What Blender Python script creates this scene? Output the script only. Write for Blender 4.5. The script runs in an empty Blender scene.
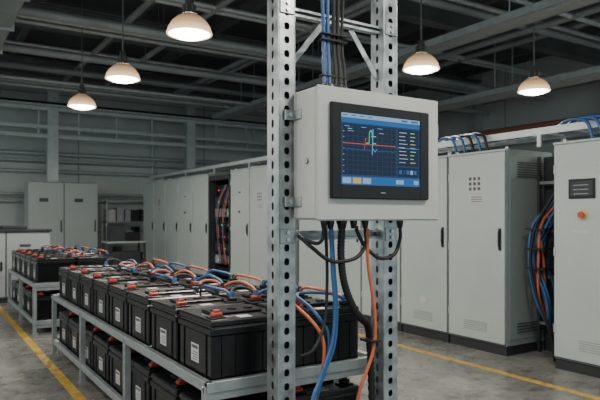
import bpy, math, random
from mathutils import Vector, Matrix
random.seed(7)
S=bpy.context.scene
COL=S.collection

# ------------------------------------------------------------ materials
def M(name,col,rough=0.5,metal=0.0,emit=None,es=1.0,var=0.0,nscale=8.0,bump=0.0,bscale=60.0,stretch=None,rvar=0.0,spec=0.5):
    m=bpy.data.materials.new(name); m.use_nodes=True
    nt=m.node_tree; n=nt.nodes; l=nt.links
    b=n["Principled BSDF"]
    b.inputs["Base Color"].default_value=(*col,1)
    b.inputs["Roughness"].default_value=rough
    b.inputs["Metallic"].default_value=metal
    b.inputs["Specular IOR Level"].default_value=spec
    if emit:
        b.inputs["Emission Color"].default_value=(*emit,1); b.inputs["Emission Strength"].default_value=es
    tc=n.new("ShaderNodeTexCoord"); mp=n.new("ShaderNodeMapping")
    if stretch: mp.inputs["Scale"].default_value=stretch
    l.new(tc.outputs["Object"],mp.inputs["Vector"])
    if var>0 or rvar>0:
        no=n.new("ShaderNodeTexNoise"); no.inputs["Scale"].default_value=nscale; no.inputs["Detail"].default_value=6
        l.new(mp.outputs[0],no.inputs["Vector"])
        if var>0:
            r=n.new("ShaderNodeValToRGB")
            r.color_ramp.elements[0].position=0.3; r.color_ramp.elements[1].position=0.7
            r.color_ramp.elements[0].color=(*[max(0,c*(1-var)) for c in col],1)
            r.color_ramp.elements[1].color=(*[min(1,c*(1+var)) for c in col],1)
            l.new(no.outputs["Fac"],r.inputs["Fac"]); l.new(r.outputs["Color"],b.inputs["Base Color"])
        if rvar>0:
            mr=n.new("ShaderNodeMapRange"); mr.inputs["From Min"].default_value=0.3; mr.inputs["From Max"].default_value=0.7
            mr.inputs["To Min"].default_value=max(0,rough-rvar); mr.inputs["To Max"].default_value=min(1,rough+rvar)
            l.new(no.outputs["Fac"],mr.inputs["Value"]); l.new(mr.outputs[0],b.inputs["Roughness"])
    if bump>0:
        n2=n.new("ShaderNodeTexNoise"); n2.inputs["Scale"].default_value=bscale; n2.inputs["Detail"].default_value=4
        l.new(mp.outputs[0],n2.inputs["Vector"])
        bp=n.new("ShaderNodeBump"); bp.inputs["Strength"].default_value=bump; bp.inputs["Distance"].default_value=0.01
        l.new(n2.outputs["Fac"],bp.inputs["Height"]); l.new(bp.outputs[0],b.inputs["Normal"])
    return m
galv=M("galvanized_steel",(0.35,0.38,0.385),0.38,0.8,var=0.34,nscale=14,rvar=0.1)
steel=M("rack_steel",(0.31,0.35,0.36),0.42,0.65,var=0.14,nscale=10)
encl=M("enclosure_paint",(0.40,0.41,0.385),0.45,0.1,var=0.04,nscale=5,bump=0.05,bscale=200)
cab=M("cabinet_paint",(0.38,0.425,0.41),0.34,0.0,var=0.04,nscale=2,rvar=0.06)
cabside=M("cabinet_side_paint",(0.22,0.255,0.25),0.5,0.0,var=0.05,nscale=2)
seam=M("seam_dark",(0.05,0.055,0.06),0.7)
blackp=M("black_plastic",(0.005,0.0055,0.0065),0.24,var=0.25,nscale=6,bump=0.05,bscale=180,spec=0.38)
blackl=M("black_lid_plastic",(0.008,0.0085,0.010),0.27,var=0.2,nscale=6,spec=0.42)
bezel=M("bezel_black",(0.010,0.010,0.011),0.35,spec=0.3)
rubber=M("black_cable_rubber",(0.010,0.010,0.011),0.5,spec=0.35)
blue=M("blue_cable",(0.02,0.09,0.24),0.4,var=0.1)
orange=M("orange_cable",(0.46,0.11,0.045),0.42,var=0.1)
red=M("red_terminal_plastic",(0.40,0.045,0.03),0.4)
lead=M("lead_metal",(0.5,0.5,0.5),0.35,0.9)
label=M("label_white",(0.45,0.46,0.45),0.6)
ink=M("label_ink",(0.06,0.06,0.07),0.6)
yellow=M("label_yellow",(0.55,0.42,0.10),0.5)
dark=M("dark_equipment",(0.03,0.034,0.038),0.6,0.2,var=0.3,nscale=4)
plinth=M("plinth_black",(0.018,0.02,0.022),0.6)
beamM=M("painted_beam_dark",(0.15,0.17,0.17),0.6,0.1,var=0.2,nscale=1.5)
ductM=M("duct_metal",(0.33,0.365,0.37),0.5,0.3,var=0.15,nscale=2)
trayM=M("tray_metal",(0.50,0.54,0.54),0.45,0.4,var=0.1)
ceilM=M("ceiling_deck",(0.10,0.115,0.118),0.8,0,var=0.2,nscale=0.8)
pipered=M("red_pipe",(0.45,0.18,0.11),0.5)
ledR=M("led_red",(0.5,0.02,0.02),0.4,emit=(1,0.05,0.03),es=1.2)
ledG=M("led_green",(0.02,0.5,0.1),0.4,emit=(0.1,1,0.3),es=0.8)
shadeT=M("lamp_shade_cap",(0.25,0.24,0.22),0.4,0.7)
diff=M("lamp_diffuser",(0.9,0.9,0.85),0.5,emit=(1.0,0.93,0.80),es=20)
def shade_mat():
    m=bpy.data.materials.new("lamp_shade_glass"); m.use_nodes=True; nt=m.node_tree; n=nt.nodes; l=nt.links
    b=n["Principled BSDF"]; b.inputs["Roughness"].default_value=0.25; b.inputs["Base Color"].default_value=(0.35,0.30,0.24,1)
    tc=n.new("ShaderNodeTexCoord"); sp=n.new("ShaderNodeSeparateXYZ"); l.new(tc.outputs["Object"],sp.inputs[0])
    r=n.new("ShaderNodeValToRGB"); mr=n.new("ShaderNodeMapRange"); mr.inputs["From Max"].default_value=0.2
    l.new(sp.outputs[2],mr.inputs["Value"]); l.new(mr.outputs[0],r.inputs["Fac"])
    e=r.color_ramp.elements; e[0].position=0.0; e[0].color=(1.0,0.74,0.44,1); e[1].position=0.95; e[1].color=(0.09,0.055,0.03,1)
    k=r.color_ramp.elements.new(0.4); k.color=(0.50,0.28,0.13,1)
    l.new(r.outputs["Color"],b.inputs["Emission Color"]); b.inputs["Emission Strength"].default_value=1.6
    return m
shadeO=shade_mat()
def E(name,c,s=1.0): return M(name,tuple(x*0.02 for x in c),0.25,emit=c,es=s,spec=0.3)
scBg=E("screen_bg",(0.012,0.045,0.13),1.0); scHead=E("screen_header",(0.28,0.42,0.58),1.0)
scBar=E("screen_bar",(0.02,0.13,0.38),1.0); scPanel=E("screen_panel",(0.006,0.016,0.045),1.0)
scGrid=E("screen_grid",(0.035,0.08,0.125),0.9); scRed=E("screen_red",(0.8,0.10,0.08),1.0)
scGreen=E("screen_green",(0.1,0.75,0.35),1.0); scCy=E("screen_cyan",(0.10,0.42,0.75),1.0)
scW=E("screen_white",(0.45,0.55,0.62),0.9); scY=E("screen_yellow",(0.75,0.52,0.13),0.8)

def floor_mat():
    m=bpy.data.materials.new("polished_concrete"); m.use_nodes=True; nt=m.node_tree; n=nt.nodes; l=nt.links
    b=n["Principled BSDF"]; tc=n.new("ShaderNodeTexCoord")
    a=n.new("ShaderNodeTexNoise"); a.inputs["Scale"].default_value=0.9; a.inputs["Detail"].default_value=10; a.inputs["Roughness"].default_value=0.7; a.inputs["Distortion"].default_value=0.6
    c=n.new("ShaderNodeTexNoise"); c.inputs["Scale"].default_value=7; c.inputs["Detail"].default_value=10; c.inputs["Roughness"].default_value=0.7
    l.new(tc.outputs["Object"],a.inputs["Vector"]); l.new(tc.outputs["Object"],c.inputs["Vector"])
    mx=n.new("ShaderNodeMath"); mx.operation='ADD'; l.new(a.outputs["Fac"],mx.inputs[0]); l.new(c.outputs["Fac"],mx.inputs[1])
    r=n.new("ShaderNodeValToRGB"); r.color_ramp.elements[0].position=0.40; r.color_ramp.elements[1].position=0.61
    r.color_ramp.elements[0].color=(0.085,0.085,0.079,1); r.color_ramp.elements[1].color=(0.235,0.232,0.215,1)
    h=n.new("ShaderNodeMath"); h.operation='MULTIPLY'; h.inputs[1].default_value=0.5
    l.new(mx.outputs[0],h.inputs[0]); l.new(h.outputs[0],r.inputs["Fac"]); l.new(r.outputs["Color"],b.inputs["Base Color"])
    mr=n.new("ShaderNodeMapRange"); mr.inputs["From Min"].default_value=0.3; mr.inputs["From Max"].default_value=0.7
    mr.inputs["To Min"].default_value=0.12; mr.inputs["To Max"].default_value=0.40
    l.new(a.outputs["Fac"],mr.inputs["Value"]); l.new(mr.outputs[0],b.inputs["Roughness"])
    return m
floorM=floor_mat()
lineM=M("yellow_floor_paint",(0.42,0.27,0.04),0.55,var=0.4,nscale=14)
def wall_mat(name,horizontal_axis):
    m=bpy.data.materials.new(name); m.use_nodes=True; nt=m.node_tree; n=nt.nodes; l=nt.links
    b=n["Principled BSDF"]; b.inputs["Roughness"].default_value=0.75
    tc=n.new("ShaderNodeTexCoord"); sp=n.new("ShaderNodeSeparateXYZ"); cb=n.new("ShaderNodeCombineXYZ")
    l.new(tc.outputs["Object"],sp.inputs[0]); l.new(sp.outputs[horizontal_axis],cb.inputs[0]); l.new(sp.outputs[2],cb.inputs[1])
    br=n.new("ShaderNodeTexBrick"); br.offset=0.0
    br.inputs["Scale"].default_value=1.0; br.inputs["Brick Width"].default_value=4.0; br.inputs["Row Height"].default_value=1.0
    br.inputs["Mortar Size"].default_value=0.018
    br.inputs["Color1"].default_value=(0.62,0.66,0.64,1); br.inputs["Color2"].default_value=(0.67,0.71,0.69,1)
    br.inputs["Mortar"].default_value=(0.3,0.33,0.33,1)
    l.new(cb.outputs[0],br.inputs["Vector"])
    no=n.new("ShaderNodeTexNoise"); no.inputs["Scale"].default_value=0.8; l.new(tc.outputs["Object"],no.inputs["Vector"])
    mx=n.new("ShaderNodeMixRGB"); mx.blend_type='MULTIPLY'; mx.inputs[0].default_value=0.25
    l.new(br.outputs["Color"],mx.inputs[1]); l.new(no.outputs["Fac"],mx.inputs[2]); l.new(mx.outputs[0],b.inputs["Base Color"])
    return m

# ------------------------------------------------------------ builder
class B:
    def __init__(s): s.v=[];s.f=[];s.mi=[];s.sm=[];s.mats=[]
    def m(s,mat):
        if mat not in s.mats: s.mats.append(mat)
        return s.mats.index(mat)
    def add(s,vs,fs,mat,smooth=False):
        o=len(s.v); s.v+= [tuple(v) for v in vs]; k=s.m(mat)
        for f in fs: s.f.append([i+o for i in f]); s.mi.append(k); s.sm.append(smooth)
    def box(s,x0,x1,y0,y1,z0,z1,mat,ch=0.0,T=None):
        if ch<=0:
            vs=[(x0,y0,z0),(x1,y0,z0),(x1,y1,z0),(x0,y1,z0),(x0,y0,z1),(x1,y0,z1),(x1,y1,z1),(x0,y1,z1)]
            fs=[(0,3,2,1),(4,5,6,7),(0,1,5,4),(1,2,6,5),(2,3,7,6),(3,0,4,7)]
        else:
            X=(x0,x1);Y=(y0,y1);Z=(z0,z1); vs=[];idx={}
            for i in (0,1):
                for j in (0,1):
                    for k in (0,1):
                        sx=ch if i==0 else -ch; sy=ch if j==0 else -ch; sz=ch if k==0 else -ch
                        idx[(i,j,k,'x')]=len(vs); vs.append((X[i],Y[j]+sy,Z[k]+sz))
                        idx[(i,j,k,'y')]=len(vs); vs.append((X[i]+sx,Y[j],Z[k]+sz))
                        idx[(i,j,k,'z')]=len(vs); vs.append((X[i]+sx,Y[j]+sy,Z[k]))
            fs=[]
            for i in (0,1): fs.append([idx[(i,0,0,'x')],idx[(i,1,0,'x')],idx[(i,1,1,'x')],idx[(i,0,1,'x')]])
            for j in (0,1): fs.append([idx[(0,j,0,'y')],idx[(1,j,0,'y')],idx[(1,j,1,'y')],idx[(0,j,1,'y')]])
            for k in (0,1): fs.append([idx[(0,0,k,'z')],idx[(1,0,k,'z')],idx[(1,1,k,'z')],idx[(0,1,k,'z')]])
            for i in (0,1):
                for j in (0,1): fs.append([idx[(i,j,0,'x')],idx[(i,j,1,'x')],idx[(i,j,1,'y')],idx[(i,j,0,'y')]])
                for k in (0,1): fs.append([idx[(i,0,k,'x')],idx[(i,1,k,'x')],idx[(i,1,k,'z')],idx[(i,0,k,'z')]])
            for j in (0,1):
                for k in (0,1): fs.append([idx[(0,j,k,'y')],idx[(1,j,k,'y')],idx[(1,j,k,'z')],idx[(0,j,k,'z')]])
            for i in (0,1):
                for j in (0,1):
                    for k in (0,1): fs.append([idx[(i,j,k,'x')],idx[(i,j,k,'y')],idx[(i,j,k,'z')]])
            c=Vector(((x0+x1)/2,(y0+y1)/2,(z0+z1)/2)); nf=[]
            for f in fs:
                p=[Vector(vs[a]) for a in f]; nn=(p[1]-p[0]).cross(p[2]-p[0])
                cc=sum(p,Vector())/len(p)-c
                nf.append(f if nn.dot(cc)>0 else f[::-1])
            fs=nf
        if T is not None: vs=[T@Vector(v) for v in vs]
        s.add(vs,fs,mat)
    def cyl(s,p0,p1,r0,mat,r1=None,n=16,smooth=True,caps=True):
        p0=Vector(p0);p1=Vector(p1); r1=r0 if r1 is None else r1
        d=(p1-p0).normalized(); a=d.orthogonal().normalized(); b=d.cross(a)
        vs=[];
        for p,r in ((p0,r0),(p1,r1)):
            for i in range(n):
                t=2*math.pi*i/n; vs.append(p+(a*math.cos(t)+b*math.sin(t))*r)
        s.add(vs,[(i,(i+1)%n,n+(i+1)%n,n+i) for i in range(n)],mat,smooth)
        if caps:
            s.add(vs[:n],[list(range(n))[::-1]],mat); s.add(vs[n:],[list(range(n))],mat)
    def rev(s,prof,c,mat,n=32):
        vs=[];fs=[];c=Vector(c)
        for r,z in prof:
            for i in range(n):
                t=2*math.pi*i/n; vs.append(c+Vector((r*math.cos(t),r*math.sin(t),z)))
        for k in range(len(prof)-1):
            for i in range(n):
                fs.append((k*n+i,k*n+(i+1)%n,(k+1)*n+(i+1)%n,(k+1)*n+i))
        s.add(vs,fs,mat,True)
    def tube(s,pts,r,mat,n=10,sub=8,ribs=False):
        P=[Vector(p) for p in pts]
        if len(P)>2:
            Q=[P[0]+(P[0]-P[1])]+P+[P[-1]+(P[-1]-P[-2])]; C=[]
            for i in range(1,len(Q)-2):
                for k in range(sub):
                    t=k/sub; a,b,c,d=Q[i-1],Q[i],Q[i+1],Q[i+2]
                    C.append(0.5*((2*b)+(c-a)*t+(2*a-5*b+4*c-d)*t*t+(3*b-a-3*c+d)*t**3))
            C.append(P[-1])
        else: C=P
        vs=[];N=len(C); t0=(C[1]-C[0]).normalized(); a=t0.orthogonal().normalized()
        for i,p in enumerate(C):
            t=(C[min(i+1,N-1)]-C[max(i-1,0)]).normalized()
            a=(a-t*a.dot(t)).normalized(); b=t.cross(a)
            rr=r*(1.0 if not ribs or i%2 else 0.8)
            for k in range(n):
                g=2*math.pi*k/n; vs.append(p+(a*math.cos(g)+b*math.sin(g))*rr)
        fs=[(i*n+k,i*n+(k+1)%n,(i+1)*n+(k+1)%n,(i+1)*n+k) for i in range(N-1) for k in range(n)]
        fs.append(list(range(n))[::-1]); fs.append([(N-1)*n+k for k in range(n)])
        s.add(vs,fs,mat,True)
    def perf(s,o,U,V,w,L,pitch,hw,hh,th,mat):
        """perforated plate: origin corner o, U across (w), V along (L)"""
        o=Vector(o);U=Vector(U);V=Vector(V);Nn=U.cross(V)*(-th)
        cells=int(L/pitch); ph=L/cells; n=16
        for c in range(cells):
            ce=o+U*(w/2)+V*(ph*(c+0.5)); vs=[]
            for lay in (0,1):
                for ring in (0,1):
                    for k in range(n):
                        t=2*math.pi*k/n; cx,cy=math.cos(t),math.sin(t)
                        if ring==0:
                            m_=max(abs(cx),abs(cy)); p=(cx/m_*w/2,cy/m_*ph/2)
                        else:
                            q=1/((abs(cx)**3+abs(cy)**3)**(1/3)); p=(cx*q*hw/2,cy*q*hh/2)
                        vs.append(ce+U*p[0]+V*p[1]+Nn*lay)
            fs=[]
            for k in range(n):
                k2=(k+1)%n
                fs.append((k,k2,n+k2,n+k)); fs.append((2*n+k,3*n+k,3*n+k2,2*n+k2)); fs.append((n+k,n+k2,3*n+k2,3*n+k))
                fs.append((k,2*n+k,2*n+k2,k2))
            s.add(vs,fs,mat)
    def make(s,name,loc=(0,0,0),parent=None):
        me=bpy.data.meshes.new(name); me.from_pydata(s.v,[],s.f)
        for m_ in s.mats: me.materials.append(m_)
        me.polygons.foreach_set("material_index",s.mi); me.polygons.foreach_set("use_smooth",s.sm); me.update()
        ob=bpy.data.objects.new(name,me); ob.location=loc; COL.objects.link(ob)
        if parent: ob.parent=parent
        return ob
def inst(name,me,loc,rz=0):
    ob=bpy.data.objects.new(name,me); ob.location=loc; ob.rotation_euler=(0,0,rz); COL.objects.link(ob); return ob

# ------------------------------------------------------------ room
XR,YB,H=15.0,18.5,6.0
b=B(); b.box(-7,XR,-3,YB,-0.2,0,floorM); b.make("floor")
b=B(); b.box(-7,XR+.2,YB,YB+0.2,0,H,wall_mat("wall_panels_back",0)); b.make("wall_back")
b=B(); b.box(XR,XR+0.2,-3,YB,0,H,wall_mat("wall_panels_right",1)); b.make("wall_right")
b=B(); b.box(-7,XR+.2,-3,YB+.2,H,H+0.2,ceilM); b.make("ceiling")
b=B(); b.box(-7,XR,YB-0.03,YB,0,0.15,beamM); b.make("baseboard_back")
b=B(); b.box(XR-0.03,XR,-3,YB-0.03,0,0.15,beamM); b.make("baseboard_right")
b=B(); b.box(1.05,1.13,-2.5,15.5,0,0.002,lineM); b.box(4.54,4.62,-2.5,16.0,0,0.002,lineM); b.make("floor_marking")
def ibeam_x(b,x0,x1,y,z0,z1,w,mat):
    b.box(x0,x1,y-w/2,y+w/2,z1-0.03,z1,mat); b.box(x0,x1,y-w/2,y+w/2,z0,z0+0.03,mat); b.box(x0,x1,y-0.015,y+0.015,z0+0.03,z1-0.03,mat)
def ibeam_y(b,y0,y1,x,z0,z1,w,mat):
    b.box(x-w/2,x+w/2,y0,y1,z1-0.03,z1,mat); b.box(x-w/2,x+w/2,y0,y1,z0,z0+0.03,mat); b.box(x-0.015,x+0.015,y0,y1,z0+0.03,z1-0.03,mat)
b=B()
for y in (4.2,8.6,13.0,17.6): ibeam_x(b,-7,XR,y,5.25,5.75,0.25,beamM)
for x in [-5.5+1.9*i for i in range(11)]: ibeam_y(b,-3,YB,x,5.75,6.0,0.12,beamM)
b.make("roof_beams")
b=B()
for y in (2.5,8.6,13.0): 
    x=XR-0.17; b.box(x-.15,x+.15,y-.15,y-.12,0,5.25,trayM); b.box(x-.15,x+.15,y+.12,y+.15,0,5.25,trayM); b.box(x-.02,x+.02,y-.12,y+.12,0,5.25,trayM)
b.make("wall_columns")
b=B()
for i,(y,z) in enumerate(((5.2,5.1),(6.2,4.9),(6.9,5.0),(7.15,5.0),(9.6,5.1),(9.8,5.1),(10.3,4.7),(11.2,4.9),(11.5,4.9),(12.3,4.6),(13.8,5.1),(14.4,4.5),(15.2,4.95),(15.6,4.6),(16.2,4.8))):
    b.cyl((-6.5,y,z),(14.6,y,z),0.045 if i%3 else .08,(ductM,trayM,trayM)[i%3])
    for x in range(-5,14,3): b.cyl((x,y,z),(x,y,5.99),.008,beamM,n=6)
for (x,z) in ((3.3,5.1),(4.4,5.1),(6.4,5.1),(6.6,5.1),(9.5,4.9),(10.6,5.1),(12.2,4.6),(12.5,4.6),(13.6,4.9)): b.cyl((x,-2.5,z),(x,16.9,z),0.06,ductM)
b.cyl((14.55,-2.5,4.0),(14.55,18.3,4.0),0.08,pipered); b.cyl((14.55,-2.5,3.6),(14.55,18.3,3.6),0.06,trayM); b.cyl((14.55,-2.5,3.0),(14.55,18.3,3.0),0.05,ductM)
b.make("ceiling_pipes")
b=B()
b.box(0.3,1.2,2.5,16.9,4.3,4.9,ductM,0.03)
for y in (4,5.5,7,8.5,10,11.5,13,14.5,16): b.box(0.27,1.23,y,y+0.05,4.27,4.93,trayM)
b.make("ventilation_duct")
b=B()
for (u0,u1,zz) in ((7.6,8.0,4.45),(10.9,11.5,4.2)):
    b.box(u0,u1,-2,16.9,zz,zz+.05,trayM)
    for x in (u0,u1): b.box(x-.015,x+.015,-2,16.9,zz,zz+.12,trayM)
    for y in range(0,17,3):
        for x in (u0,u1): b.cyl((x,y,zz+.05),(x,y,5.99),0.012,trayM,n=6)
    for k in range(5): b.cyl((u0+.08+.06*k,-2,zz+.08),(u0+.08+.06*k,16.9,zz+.08),0.025,blue if k==2 else rubber)
b.make("ceiling_cable_tray")
b=B()
for z in (4.35,3.85,3.6): 
    b.box(-5,12,17.45,17.6,z,z+0.10 if z<4 else z+.14,trayM)
for x in (-1.0,3.1,7.1,11.0):
    b.box(x-.14,x+.14,17.42,17.45,0,4.9,trayM); b.box(x-.14,x+.14,17.63,17.66,0,4.9,trayM); b.box(x-.02,x+.02,17.45,17.63,0,4.9,trayM)
for k in range(16):
    x=-4.6+k*1.05; b.box(x-.02,x+.02,17.5,17.55,3.7,4.35,trayM)
for k in range(4): b.cyl((-5,17.4-.05*k,4.52),(12,17.4-.05*k,4.52),0.03,rubber)
b.box(-5,12,17.2,17.45,4.44,4.48,trayM)
b.make("steel_gantry")
b=B()
for z,r in ((3.25,.06),(3.05,.04),(2.75,.05),(2.1,.04),(1.9,.04)): b.cyl((-5,18.3,z),(14,18.3,z),r,trayM)
for x in (-.6,1.2,6.2,9.8): b.box(x-.18,x+.18,18.25,18.5,1.2,1.9,trayM); b.cyl((x,18.35,1.9),(x,18.35,4.8),0.03,trayM); b.cyl((x+.12,18.35,1.9),(x+.12,18.35,3.2),0.03,ductM)
b.make("wall_conduits")

# ------------------------------------------------------------ pendant lamps
b=B()
b.rev([(0.225,0.003),(0.215,0.06),(0.178,0.115),(0.130,0.16),(0.0,0.17)],(0,0,0),diff)
prof=[(0.235,0.0),(0.24,0.02),(0.228,0.07),(0.19,0.13),(0.135,0.18),(0.085,0.21)]
vs=[];fs=[];n=72
for r,z in prof:
    for i in range(n):
        t=2*math.pi*i/n; rr=r*(1.0 if i%2 else 0.975); vs.append((rr*math.cos(t),rr*math.sin(t),z))
for k in range(len(prof)-1):
    for i in range(n): fs.append((k*n+i,k*n+(i+1)%n,(k+1)*n+(i+1)%n,(k+1)*n+i))
b.add(vs,fs,shadeO)
b.rev([(0.088,0.21),(0.07,0.22),(0.065,0.31),(0.048,0.33),(0.042,0.39),(0.0,0.40)],(0,0,0),shadeT)
for k in range(8):
    g=math.pi*2*k/8; b.box(0.065,0.08,-.004,.004,0.215,0.31,shadeT,T=Matrix.Rotation(g,4,'Z'))
b.rev([(0.225,0.005),(0.16,-0.03),(0.08,-0.05),(0.0,-0.055)],(0,0,0),diff)
b.rev([(0.24,0.02),(0.247,0.012),(0.247,-0.004),(0.225,-0.004)],(0,0,0),shadeO)
LZ=3.45
b.cyl((0,0,0.39),(0,0,6-LZ-.02),0.011,shadeT,n=8); b.cyl((0,0,6-LZ-.05),(0,0,6-LZ),0.06,shadeT)
lampme=None
lamps=[(2.5,6.18),(2.5,8.71),(2.5,11.28),(5.75,5.98),(8.27,6.06),(2.5,3.5),(2.5,0.9),(-0.8,3.5),(-0.8,0.9),(8.3,3.4),(5.7,0.9),(-2.8,6.1),(-2.8,8.7),(-3.5,11.3),(-5.2,14.2),(12.5,3.4)]  # visible pendants first; the rest are unseen, added to brighten the room
for i,(x,y) in enumerate(lamps):
    if lampme is None:
        ob=b.make("pendant_lamp",(x,y,LZ)); lampme=ob.data
    else: ob=inst("pendant_lamp",lampme,(x,y,LZ))
    L=bpy.data.lights.new("lamp_light",'AREA'); L.shape='DISK'; L.size=0.4; L.energy=66; L.color=(1.0,0.93,0.82)
    lo=bpy.data.objects.new("lamp_light",L); lo.location=(0,0,-0.07); lo.parent=ob; COL.objects.link(lo)

# ------------------------------------------------------------ cabinets
def cabinet(name,loc,W,Hh,D=0.78,style=0,handle_side=1):
    b=B()
    b.box(0.03,D-.02,0.01,W-.01,0,0.1,plinth)
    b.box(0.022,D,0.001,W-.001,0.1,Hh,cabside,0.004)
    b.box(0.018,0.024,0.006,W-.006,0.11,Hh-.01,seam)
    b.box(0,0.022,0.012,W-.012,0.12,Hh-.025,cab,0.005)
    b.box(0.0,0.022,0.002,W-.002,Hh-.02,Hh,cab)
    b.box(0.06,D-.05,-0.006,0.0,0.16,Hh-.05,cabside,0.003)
    for k in range(7):
        z=Hh-.14-.025*k; b.box(0.18,D-.16,-0.014,-0.006,z,z+.010,seam)
    for k in range(4):
        z=0.32-.03*k; b.box(0.18,D-.16,-0.014,-0.006,z,z+.010,seam)
    hy=W-.07 if handle_side>0 else 0.07
    b.box(-0.010,0.0,hy-.018,hy+.018,1.10,1.33,bezel,0.003); b.box(-0.028,-0.010,hy-.010,hy+.010,1.14,1.30,blackl,0.004)
    hb=0.02 if handle_side>0 else W-.02
    for z in (0.35,Hh/2,Hh-.3): b.cyl((-0.004,hb,z),(-0.004,hb,z+.08),0.008,trayM,n=8)
    if style==1:
        b.box(-0.003,0,W*.38,W*.62,1.72,1.90,label)
        for k in range(3):
            for j in range(3): b.box(-0.005,-.003,W*.41+.06*j,W*.41+.06*j+.035,1.74+.055*k,1.775+.055*k,ink)
        b.box(-0.003,0,W*.36,W*.6,1.60,1.69,label)
        for k in range(3): b.box(-0.004,-.003,W*.38,W*.57,1.615+.024*k,1.623+.024*k,ink)
    if style==2:
        b.box(-0.003,0,W*.34,W*.66,1.84,1.88,label); 
        b.box(-0.003,0,W*.42,W*.56,0.42,0.50,label)
    for k in range(5):
        z=0.22+.022*k; b.box(-0.003,0.0,W*.3,W*.7,z,z+.006,cabside)
    if style==3:
        b.box(-0.003,0,W*.42,W*.58,1.7,1.78,label); b.box(-0.004,0,W*.45,W*.55,1.9,1.93,ink)
        b.cyl((0,W*.5,1.55),(-.02,W*.5,1.55),0.02,bezel,n=12)
    if style==4:
        y1=W-.17
        b.box(-0.014,0,y1-.26,y1,1.62,1.80,bezel,0.004); b.box(-0.016,-.014,y1-.24,y1-.02,1.645,1.78,dark)
        for k in range(3): b.box(-0.017,-.016,y1-.20,y1-.05,1.66+.04*k,1.665+.04*k,ductM)
        b.cyl((0,y1-.14,1.47),(-.004,y1-.14,1.47),0.045,yellow); b.cyl((-.004,y1-.14,1.47),(-.035,y1-.14,1.47),0.016,red); b.cyl((-.03,y1-.14,1.47),(-.045,y1-.14,1.47),0.03,red)
        b.box(-0.003,0,y1-.2,y1-.03,1.30,1.33,label)
    for yy in (0.06,W-.06):
        b.cyl((0.1,yy,Hh),(0.1,yy,Hh+.03),0.018,trayM,n=10)
    return b.make(name,loc)
XF=5.13
cabinet("electrical_cabinet",(XF,1.75,0),0.895,2.16,style=3)
cabinet("control_cabinet",(XF,2.65,0),0.9,2.16,style=4,handle_side=-1)
cabinet("electrical_cabinet",(XF,4.10,0),0.80,2.16,style=1,handle_side=-1)
cabinet("electrical_cabinet",(XF,4.91,0),0.79,2.16,style=2,handle_side=-1)
y=5.71
for k in range(3):
    cabinet("electrical_cabinet",(XF,y,0),0.79,2.16,style=3,handle_side=-1); y+=.8
y=8.2
for k in range(3):
    cabinet("electrical_cabinet",(XF,y,0),0.79,2.36,style=(3,1,3)[k],handle_side=-1); y+=.8
y=11.66
for k in range(5):
    cabinet("electrical_cabinet",(XF,y,0),0.85,2.36,style=(0,3,0,1,0)[k],handle_side=-1); y+=.86
# open relay rack
b=B()
b.box(0.5,0.78,0,1.02,0.0,2.3,dark)
for yy in (0,0.97): b.box(0.0,0.5,yy,yy+.05,0,2.3,dark); 
b.box(0,0.5,0.05,.97,2.2,2.3,dark); b.box(0,0.5,.05,.97,0,.1,dark)
for k in range(8):
    z=.25+.24*k; b.box(.12,.5,.08,.94,z,z+.17,(blackl,ductM,dark,blackl)[k%4],.004)
    for j in range(5): b.box(.11,.12,.14+.15*j,.17+.15*j,z+.06,z+.09,(ink,ledG,ink,ledR,label)[(j+2*k)%5])
for k in range(7): b.tube([(.1,.1+.05*k,2.1),(.02,.15+.08*k,1.7),(.0,.2+.07*k+.05*math.sin(k*2),1.2),(.05,.2+.06*k,.5)],.011,(rubber,orange,blue,rubber)[k%4],n=6)
b.make("relay_rack",(XF,10.62,0))
# cable riser in the gap
b=B()
b.box(.62,.66,0.0,.52,0,2.1,dark)  # dark back panel added so the gap interior reads as shaded
for yy in (0.0,.49): b.box(.5,.53,yy+.0,yy+.03,0,2.1,dark)
for z in (.3,.8,1.3,1.8): b.box(.50,.53,.03,.49,z,z+.03,steel)
P=[(rubber,0),(blue,1),(orange,2),(blue,3),(blue,4),(orange,5),(blue,6),(rubber,7),(blue,8)]
for mt,k in P:
    dx=.03*k
    b.tube([(.24+dx,.05,1.80-.04*k),(.19+dx,.14,1.62-.03*k),(.15+dx,.28+.06*math.sin(k*1.7),1.36),(.13+dx,.33+.05*math.sin(k*2.3),1.0),(.15+dx,.26+.05*math.sin(k*1.3),.62),(.18+dx,.14+.02*k,.30),(.2+dx,.10+.02*k,.02)],.014,mt,n=8)
for k in range(3): b.box(.13,.40,.18,.40,.92+.2*k,.935+.2*k,rubber)
b.make("cable_riser",(XF,3.565,0))
# cable ladder above cabinets
b=B()
def ladder(b,y0,y1,z,x0=5.3,x1=5.7,sup=2.16):
    for x in (x0,x1): b.box(x-.012,x+.012,y0,y1,z,z+.07,trayM)
    yy=y0+.1
    while yy<y1: b.box(x0+.012,x1-.012,yy,yy+.03,z+.01,z+.03,trayM); yy+=.3
    yy=y0+.3
    while yy<y1:
        for x in (x0,x1): b.box(x-.012,x+.012,yy,yy+.04,sup,z,trayM)
        yy+=1.6
ladder(b,1.9,8.1,2.28); ladder(b,8.2,15.9,2.48,sup=2.36)
for k,mt in enumerate((blue,blue,rubber,orange,rubber,blue)):
    x=5.36+.05*k
    pts=[(x,1.9+i*.62,2.345+.02*math.sin(i*1.3+k)) for i in range(11)]
    b.tube(pts,.018,mt,n=8,sub=4)
    pts=[(x,8.25+i*.75,2.545+.02*math.sin(i*1.3+k)) for i in range(11)]
    b.tube(pts,.018,mt,n=6,sub=3)
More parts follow.
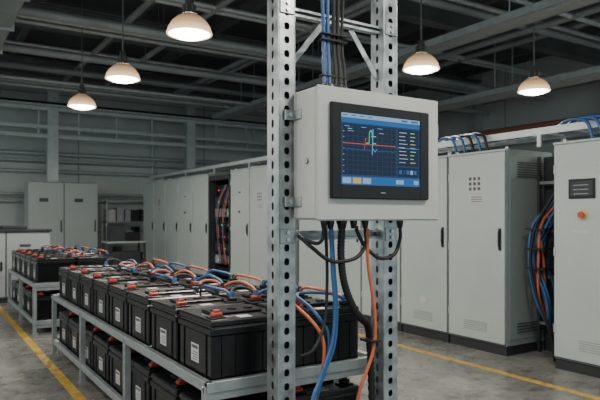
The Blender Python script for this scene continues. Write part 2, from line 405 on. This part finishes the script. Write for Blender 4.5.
for y0,mt in ((3.0,blue),(3.1,blue),(3.2,blue),(4.4,rubber),(4.5,blue),(4.6,rubber),(4.72,blue),(4.85,blue),(5.25,blue),(5.35,orange),(5.45,blue)):
    b.tube([(5.36,y0+.45,2.35),(5.29,y0+.28,2.385),(5.24,y0+.08,2.34),(5.22,y0,2.165)],.016,mt,n=8)
b.make("cable_ladder")
# far cabinets
def box_cab(name,x0,x1,y,Hh,D,doors):
    b=B(); W=x1-x0
    b.box(0,W,0.02,D,0.08,Hh,cab,.005); b.box(.02,W-.02,.04,D-.02,0,.08,plinth); b.box(.01,W-.01,.014,.02,.09,Hh-.01,seam)
    for k in range(doors):
        a=W*k/doors; c=W*(k+1)/doors
        b.box(a+.01,c-.01,0,.014,.1,Hh-.02,cab,.004); b.box(c-.09,c-.06,-.02,0,Hh*.45,Hh*.58,bezel)
        b.box(a+.3*W/doors,a+.55*W/doors,-.004,0,Hh*.78,Hh*.82,ink)
        for j in range(5): b.box(a+.3*W/doors,c-.3*W/doors,-.003,0,.2+.03*j,.21+.03*j,seam)
    return b.make(name,(x0,y,0))
box_cab("electrical_cabinet",2.35,4.07,16.5,2.36,.7,2)
box_cab("low_switchgear_cabinet",0.55,1.95,11.2,1.2,.6,2)
b=B(); b.box(.55,1.97,11.15,11.82,1.2,1.24,dark,.005); b.box(.7,1.0,11.3,11.6,1.24,1.36,ductM,.01); b.box(1.2,1.6,11.3,11.7,1.24,1.3,dark,.01); b.make("cabinet_worktop_equipment")
# storage shelf at back
b=B()
for x in (0,1.2):
    for yy in (0,.5): b.box(x,x+.04,yy,yy+.04,0,1.95,steel)
for k,z in enumerate((.2,.75,1.3,1.85)):
    b.box(0,1.24,0,.54,z,z+.03,steel)
    if k<3:
        x=.07
        while x<1.0:
            w=random.uniform(.14,.3); h=random.uniform(.2,.42)
            b.box(x,x+w,.06,.46,z+.03,z+.03+h,random.choice((dark,ductM,blackl,dark,label,blackl)),.008); x+=w+.04
b.make("storage_shelf",(4.35,16.75,0))
# trolley
b=B()
for x in (0,.86):
    for yy in (0,.46): b.box(x,x+.04,yy,yy+.04,0.06,.85,dark); b.cyl((x+.02,yy,.04),(x+.02,yy+.03,.04),.04,rubber)
b.box(0,.9,0,.5,.85,.89,ductM); b.box(0,.9,0,.5,.3,.33,ductM)
b.box(.1,.45,.1,.4,.89,1.25,dark,.01); b.box(.5,.8,.1,.4,.89,1.1,blackl,.01); b.box(.1,.8,.08,.42,.33,.65,dark,.01)
b.make("tool_trolley",(3.6,13.8,0))

# ------------------------------------------------------------ batteries
def battery_mesh():
    b=B(); lx,ly,h=.23,.225,.29
    b.box(-lx+.008,lx-.008,-ly+.008,ly-.008,0,h-.04,blackp,.008)
    b.box(-lx,lx,-ly,ly,h-.045,h-.005,blackp,.006)
    b.box(-lx+.004,lx-.004,-ly+.004,ly-.004,h,h+.035,blackl,.008)
    b.box(-lx+.012,lx-.012,-ly+.012,ly-.012,h-.008,h+.002,seam)
    b.box(-lx+.08,lx-.08,-.07,.09,h+.035,h+.050,blackl,.005)
    for k in range(3): b.cyl((-.1+.1*k,.01,h+.05),(-.1+.1*k,.01,h+.056),.026,blackp,n=14)
    for k in range(5):
        x=-.16+.08*k
        b.box(x-.006,x+.006,-ly+.002,-ly+.009,.03,h-.05,blackp)
    for yy in (-.15,.15): b.box(-lx+.002,-lx+.009,yy-.006,yy+.006,.03,h-.05,blackp)
    b.box(-lx,lx,-ly,ly,0.0,.022,blackp,.004)
    for (x,y,mt) in ((-.165,-.15,red),(.165,-.15,blackl)):
        b.box(x-.045,x+.045,y-.035,y+.035,h+.034,h+.043,blackl,.003)
        b.cyl((x,y,h+.04),(x,y,h+.075),.016,lead,n=14)
        b.box(x-.028,x+.028,y-.024,y+.024,h+.043,h+.066,mt,.006)
        b.cyl((x,y,h+.066),(x,y,h+.078),.018,mt,n=14)
    b.box(-.05,.02,-.2,-.14,h+.035,h+.037,label)
    b.box(-lx+.0055,-lx+.008,-.055,.045,.08,.175,label)
    b.box(-lx+.0045,-lx+.0055,-.047,.037,.150,.167,ink)
    for k in range(4): b.box(-lx+.0045,-lx+.0055,-.047,.015 if k%2 else .033,.090+.013*k,.095+.013*k,ink)
    return b
bb=battery_mesh(); first=None
def put_batt(x,y,z):
    global first
    if first is None: ob=bb.make("battery",(x,y,z)); first=ob.data
    else: ob=inst("battery",first,(x,y,z))
def rack(name,y0,y1,legs):
    b=B(); x0,x1=1.20,2.30
    for yl in legs:
        for x,sgn in ((x0-.004,1),(x1+.004,-1)):
            xa=x if sgn>0 else x-.05
            if sgn>0: b.perf((x,yl+.05,0.01),(0,-1,0),(0,0,1),.05,.60,.05,.016,.028,.004,steel)
            else: b.box(x-.004,x,yl,yl+.05,0.01,.61,steel)
            b.box(min(x,x+sgn*.04),max(x,x+sgn*.04),yl-.004,yl,0.01,.61,steel)
            b.box(xa-.01,xa+.06,yl-.015,yl+.06,0,.01,steel)
        for z in (.09,.555): b.box(x0+.035,x1-.035,yl+.0,yl+.035,z-.02,z+.02,steel)
    for zt in (.63,.165):
        for xa,xb in ((x0,x0+.035),(x1-.035,x1)):
            b.box(xa,xb,y0,y1,zt-.055,zt,steel,.003)
        b.box(x0,x1,y0-.001,y0+.034,zt-.055,zt,steel,.003); b.box(x0,x1,y1-.034,y1,zt-.055,zt,steel,.003)
        b.box(x0+.035,x1-.035,y0+.034,y1-.034,zt-.045,zt-.03,ductM)
        for yl in legs: b.cyl((x0-.003,yl+.025,zt-.028),(x0-.014,yl+.025,zt-.028),.010,lead,n=6)
    return b.make(name)
rack("battery_rack",2.74,6.80,(2.75,4.12,5.45,6.74))
for k in range(8):
    for x in (1.47,1.965):
        for z in (.60,.135): put_batt(x,3.01+.49*k,z)
rack("battery_rack",8.0,10.5,(8.01,9.2,10.44))
for k in range(5):
    for x in (1.47,1.965):
        for z in (.60,.135): put_batt(x,8.27+.487*k,z)
def jumpers(name,ys):
    b=B(); zt=.60+.29+.07
    for k,y in enumerate(ys):
        yt=y-.15
        c1=orange if k%2 else blue; c2=blue if k%2 else orange
        b.tube([(1.635,yt,zt),(1.64,yt+.02,zt+.03),(1.70,yt+.06,zt+.045),(1.77,yt+.04,zt+.035),(1.80,yt,zt)],.010,rubber if k%2 else orange,n=8)
        if k<len(ys)-1:
            y2=ys[k+1]-.15
            b.tube([(1.80,yt,zt),(1.81,yt+.05,zt+.035),(1.83,(yt+y2)/2,zt+.055),(1.85,y2-.06,zt+.035),(1.80,y2,zt)],.010,c1,n=8)
            b.tube([(2.13,yt,zt),(2.12,yt+.07,zt+.03),(2.08,(yt+y2)/2,zt+.045),(2.12,y2-.07,zt+.03),(2.13,y2,zt)],.010,c2,n=8)
            if k%2: b.tube([(1.635,yt,zt),(1.63,yt+.08,zt+.025),(1.60,(yt+y2)/2,zt+.035),(1.63,y2-.08,zt+.025),(1.635,y2,zt)],.009,c2,n=8)
        for x in (1.635,1.80,2.13):
            b.cyl((x,yt,zt-.01),(x,yt,zt+.03),.021,blue if (k+int(x*10))%2 else rubber,r1=.014,n=10)
    return b.make(name)
jumpers("battery_jumper_cables",[3.01+.49*k for k in range(8)])
jumpers("battery_jumper_cables",[8.27+.487*k for k in range(5)])

# ------------------------------------------------------------ strut frame (posts)
b=B()
def post(b,x0,x1,y0,y1,z1):
    pitch=.068; th=.004
    b.perf((x0,y0,.02),(1,0,0),(0,0,1),x1-x0,z1-.02,pitch,.030,.036,th,galv)
    b.perf((x0,y1,.02),(0,-1,0),(0,0,1),y1-y0,z1-.02,pitch,.022,.040,th,galv)
    b.perf((x1,y0,.02),(0,1,0),(0,0,1),y1-y0,z1-.02,pitch,.022,.040,th,galv)
    b.box(x0+.005,x1-.005,y1-.004,y1,.02,z1,galv)  # back plate added to keep the channel interior dark
    b.box(x0+.012,x1-.012,y0+.03,y0+.034,.02,z1,dark)     # dark sheet standing in for shade behind the holes
    for xa in (x0,x1-.008):
        b.cyl((xa+.004,y0+.002,.02),(xa+.004,y0+.002,z1),.005,galv,n=8)
    b.box(x0-.05,x1+.05,y0-.04,y1+.02,0,.02,galv,.003)
    for dx in (-.03,x1-x0+.03): b.cyl((x0+dx,y0+.03,.02),(x0+dx,y0+.03,.045),.012,lead,n=6)
post(b,1.495,1.595,2.55,2.66,3.4)
post(b,2.17,2.27,2.55,2.66,3.4)
def strut(b,x0,x1,y0,z0,h=.041):
    b.box(x0,x1,y0,y0+.041,z0,z0+.004,galv); b.box(x0,x1,y0,y0+.041,z0+h-.004,z0+h,galv); b.box(x0,x1,y0+.037,y0+.041,z0,z0+h,galv)
    b.box(x0,x1,y0,y0+.004,z0+.004,z0+.013,galv); b.box(x0,x1,y0,y0+.004,z0+h-.013,z0+h-.004,galv)
for z in (2.47,3.3): strut(b,1.595,2.17,2.58,z)
strut(b,1.595,2.17,2.58,2.02); strut(b,1.595,2.17,2.58,1.33,.05)
for (xa,za,xb,zb) in ((1.595,2.22,1.80,2.47),(2.17,2.22,1.98,2.47)):
    d=Vector((xb-xa,0,zb-za)); L=d.length; d.normalize(); s_=Vector((-d.z,0,d.x))*.015
    p=[Vector((xa,2.60,za))-s_,Vector((xa,2.60,za))+s_,Vector((xb,2.60,zb))+s_,Vector((xb,2.60,zb))-s_]
    q=[v+Vector((0,.006,0)) for v in p]
    b.add(p+q,[(0,1,2,3),(7,6,5,4),(0,4,5,1),(1,5,6,2),(2,6,7,3),(3,7,4,0)],galv)
for x0 in (1.495,2.17):
    for z in (2.46,1.32): 
        b.box(x0+.01,x0+.09,2.542,2.55,z,z+.07,galv,.002)
        for dz in (.018,.052): b.cyl((x0+.05,2.542,z+dz),(x0+.05,2.532,z+dz),.010,lead,n=6)
b.make("strut_frame")

# ------------------------------------------------------------ control panel
panel=bpy.data.objects.new("control_panel",None); COL.objects.link(panel)
b=B()
X0,X1,Z0,Z1=1.58,2.36,1.436,2.07
b.box(X0,X1,2.345,2.545,Z0,Z1,encl,.010)
b.box(X0+.004,X1-.004,2.341,2.346,Z0+.004,Z1-.004,seam)
b.box(X0-.004,X1+.004,2.325,2.342,Z0-.004,Z1+.004,encl,.007)
for z in (1.50,1.93):
    b.box(X0-.055,X0+.0,2.53,2.541,z,z+.05,galv,.002); b.cyl((X0-.03,2.53,z+.025),(X0-.03,2.52,z+.025),.011,lead,n=6)
    b.box(X0-.008,X0,2.47,2.53,z,z+.05,galv,.002)
for z in (1.6,1.88): b.cyl((X1+.006,2.34,z),(X1+.006,2.34,z+.06),.008,galv,n=8)
b.cyl((X0,2.42,1.72),(X0-.01,2.42,1.72),.014,galv,n=12)
b.make("enclosure",parent=panel)
b=B()
bx0,bx1,bz0,bz1=1.645,2.272,1.538,1.998
sx0,sx1,sz0,sz1=1.698,2.208,1.606,1.950
b.box(bx0,bx1,2.308,2.325,bz0,bz1,bezel,.004)
b.box(bx0+.004,sx0,2.300,2.310,bz0+.004,bz1-.004,bezel,.002); b.box(sx1,bx1-.004,2.300,2.310,bz0+.004,bz1-.004,bezel,.002)
b.box(sx0,sx1,2.300,2.310,sz1,bz1-.004,bezel,.002); b.box(sx0,sx1,2.300,2.310,bz0+.004,sz0,bezel,.002)
b.box(1.94,1.97,2.2992,2.30,1.568,1.572,ductM)
b.make("display_bezel",parent=panel)
b=B()
fx=lambda f:sx0+(sx1-sx0)*f
fz=lambda g:sz0+(sz1-sz0)*g
def R(f0,f1,g0,g1,mt,lay=1): b.box(fx(f0),fx(f1),2.3065-.0004*lay,2.3065,fz(g0),fz(g1),mt)
def PL(pts,mt,w=.008):
    yy=2.3065-.0016
    for (a,c),(d,e) in zip(pts[:-1],pts[1:]):
        p=Vector((fx(a),yy,fz(c)));q=Vector((fx(d),yy,fz(e))); dd=(q-p)
        if dd.length==0: continue
        dd.normalize(); s_=Vector((-dd.z,0,dd.x))*(w*.344/2); ex=dd*(w*.1)
        b.add([p-s_-ex,q-s_+ex,q+s_+ex,p+s_-ex],[(0,1,2,3)],mt)
R(0,1,0,1,scBg,0.5); R(0,1,.94,1,scHead); R(0,1,.87,.94,scBar)
R(.02,.68,.14,.85,scPanel); R(.70,.98,.30,.85,scPanel); R(.70,.98,.14,.28,scPanel)
for k in range(12): R(.02+.06*k,.0225+.06*k,.14,.85,scGrid,2)
for k in range(11): R(.02,.68,.14+.068*k,.143+.068*k,scGrid,2)
PL([(.03,.58),(.67,.58)],scRed,.009)
PL([(.30,.60),(.335,.60),(.34,.76),(.36,.79),(.375,.72),(.38,.60),(.42,.60)],scGreen,.012)
PL([(.375,.44),(.378,.62),(.385,.80)],scCy,.016); PL([(.36,.70),(.42,.70)],scW,.010); PL([(.39,.52),(.41,.48),(.43,.52)],scCy,.010)
PL([(.03+.64*i/40,.50+.006*math.sin(i*1.8)) for i in range(41)],scBar,.007)
PL([(.28,.50),(.29,.66),(.31,.66)],scRed,.007)
R(.08,.13,.78,.79,scW,3); R(.08,.15,.75,.757,scCy,3); R(.46,.52,.75,.757,scW,3)
for k in range(3): R(.04+.2*k,.10+.2*k,.815,.824,scCy,3)
for k in range(8): R(.025,.038,.18+.08*k,.188+.08*k,scW,3)
for k in range(9):
    g=.79-.055*k
    R(.72,.72+random.uniform(.06,.12),g,g+.010,scW,3); R(.87,.87+random.uniform(.04,.08),g,g+.012,(scGreen,scY,scGreen,scY,scCy)[k%5],3)
R(.70,.98,.565,.570,scCy,4)
for k in range(4): R(.02+.1*k,.08+.1*k,.965,.978,scBar,3)
R(.75,.83,.955,.982,scBar,3); R(.88,.97,.955,.982,scBar,3)
for j in range(5): R(.72+.05*j,.755+.05*j,.18,.24,(scBar,scBg,scBar,scHead,scBar)[j],3)
R(0,1,0,.12,scBar)
for j in range(3): R(.02+.12*j,.12+.12*j,.02,.10,(scHead,scY,scHead)[j],3)
R(.68,.78,.03,.09,scHead,3); R(.92,.98,.03,.09,scHead,3)
b.make("touch_screen",parent=panel)
# glands + cables
b=B()
def gland(x,y,z,up=False,r=.02):
    s_=1 if up else -1
    b.cyl((x,y,z),(x,y,z+s_*.018),r*1.15,blackl,n=6,smooth=False); b.cyl((x,y,z+s_*.018),(x,y,z+s_*.045),r,blackl,r1=r*.75,n=14)
yg=2.45
for x in (1.705,1.735,1.772,1.80,1.83): gland(x,yg,Z1,True,.014)
for x,r in ((1.70,.016),(1.74,.018),(1.81,.026),(1.885,.018),(1.96,.018),(2.20,.018)): gland(x,yg,Z0,False,r)
for i,(x,mt,r) in enumerate(((1.705,blue,.010),(1.735,blue,.010),(1.772,rubber,.010),(1.80,rubber,.011),(1.83,rubber,.008))):
    b.tube([(x,yg,Z1+.03),(x+.002,yg+.01,2.2),(x*.9+1.765*.1,yg+.02,2.36),(x+.003*(i-2),yg+.02,2.7),(x,2.50,3.1),(x,2.60,3.39)],r,mt)
for z in (2.15,2.33,2.36): b.box(1.69,1.842,yg-.008,yg+.036,z,z+.010,rubber,.003)
b.tube([(2.20,yg,1.40),(2.20,yg,1.33),(2.15,yg-.01,1.25),(2.04,yg-.02,1.235),(1.95,yg-.01,1.30),(1.90,yg,1.39)],.010,rubber)
b.tube([(1.96,yg,1.40),(1.955,yg-.01,1.31),(1.88,yg-.02,1.24),(1.74,yg-.01,1.23),(1.64,yg+.02,1.30),(1.60,2.53,1.36)],.010,rubber)
b.tube([(1.70,yg,1.40),(1.69,yg,1.34),(1.65,yg,1.32),(1.60,2.52,1.35)],.009,rubber)
b.tube([(1.81,yg,1.40),(1.805,yg,1.25),(1.83,yg,1.10),(1.90,yg,.96),(2.00,yg+.03,.88),(2.03,2.50,.78),(2.06,2.52,.55),(2.08,2.52,.02)],.021,rubber,n=12,sub=18,ribs=True)
b.tube([(1.96,yg-.02,1.39),(1.965,yg-.02,1.2),(2.00,yg-.03,.95),(1.99,yg-.03,.76),(1.90,yg-.03,.56),(1.86,yg,.30),(1.85,yg,.01)],.009,orange)
b.tube([(1.74,yg,1.40),(1.75,yg,1.2),(1.765,yg,1.0),(1.74,yg-.01,.82),(1.66,yg-.02,.65),(1.60,yg-.03,.5),(1.57,yg-.03,.01)],.009,blue)
b.tube([(1.76,yg+.02,1.40),(1.775,yg+.02,1.2),(1.785,yg+.01,1.0),(1.76,yg,.8),(1.67,yg,.62),(1.62,yg,.48),(1.60,yg,.01)],.009,blue)
b.tube([(1.73,yg+.03,1.40),(1.74,yg+.03,1.15),(1.71,yg+.01,.92),(1.63,yg-.01,.80),(1.60,2.50,.76)],.008,rubber)
b.tube([(1.80,2.84,.965),(1.72,2.74,1.03),(1.64,2.66,1.01),(1.66,2.50,.93),(1.70,2.46,.84),(1.70,2.46,.7),(1.64,2.46,.5),(1.63,2.46,.01)],.009,orange)
b.tube([(2.13,2.86,.965),(1.95,2.76,1.02),(1.70,2.70,1.04),(1.68,2.52,.98),(1.74,2.47,.86),(1.72,2.46,.7),(1.67,2.48,.5),(1.66,2.48,.01)],.009,blue)
b.box(1.965,2.025,2.40,2.50,.80,.812,rubber)
b.make("panel_cables",parent=panel)

# ------------------------------------------------------------ world, camera
w=bpy.data.worlds.new("World"); S.world=w; w.use_nodes=True
bg=w.node_tree.nodes["Background"]; bg.inputs[0].default_value=(0.70,0.84,0.87,1); bg.inputs[1].default_value=1.0
cd=bpy.data.cameras.new("camera"); cam=bpy.data.objects.new("camera",cd); COL.objects.link(cam)
cd.sensor_width=36; cd.lens=36; cd.shift_y=17/600
cam.location=(0,0,1.45); cam.rotation_euler=(math.radians(90),0,-math.atan2(.537,.844))
cd.dof.use_dof=True; cd.dof.focus_distance=3.1; cd.dof.aperture_fstop=4.5
cd.clip_start=.05; cd.clip_end=100
S.camera=cam
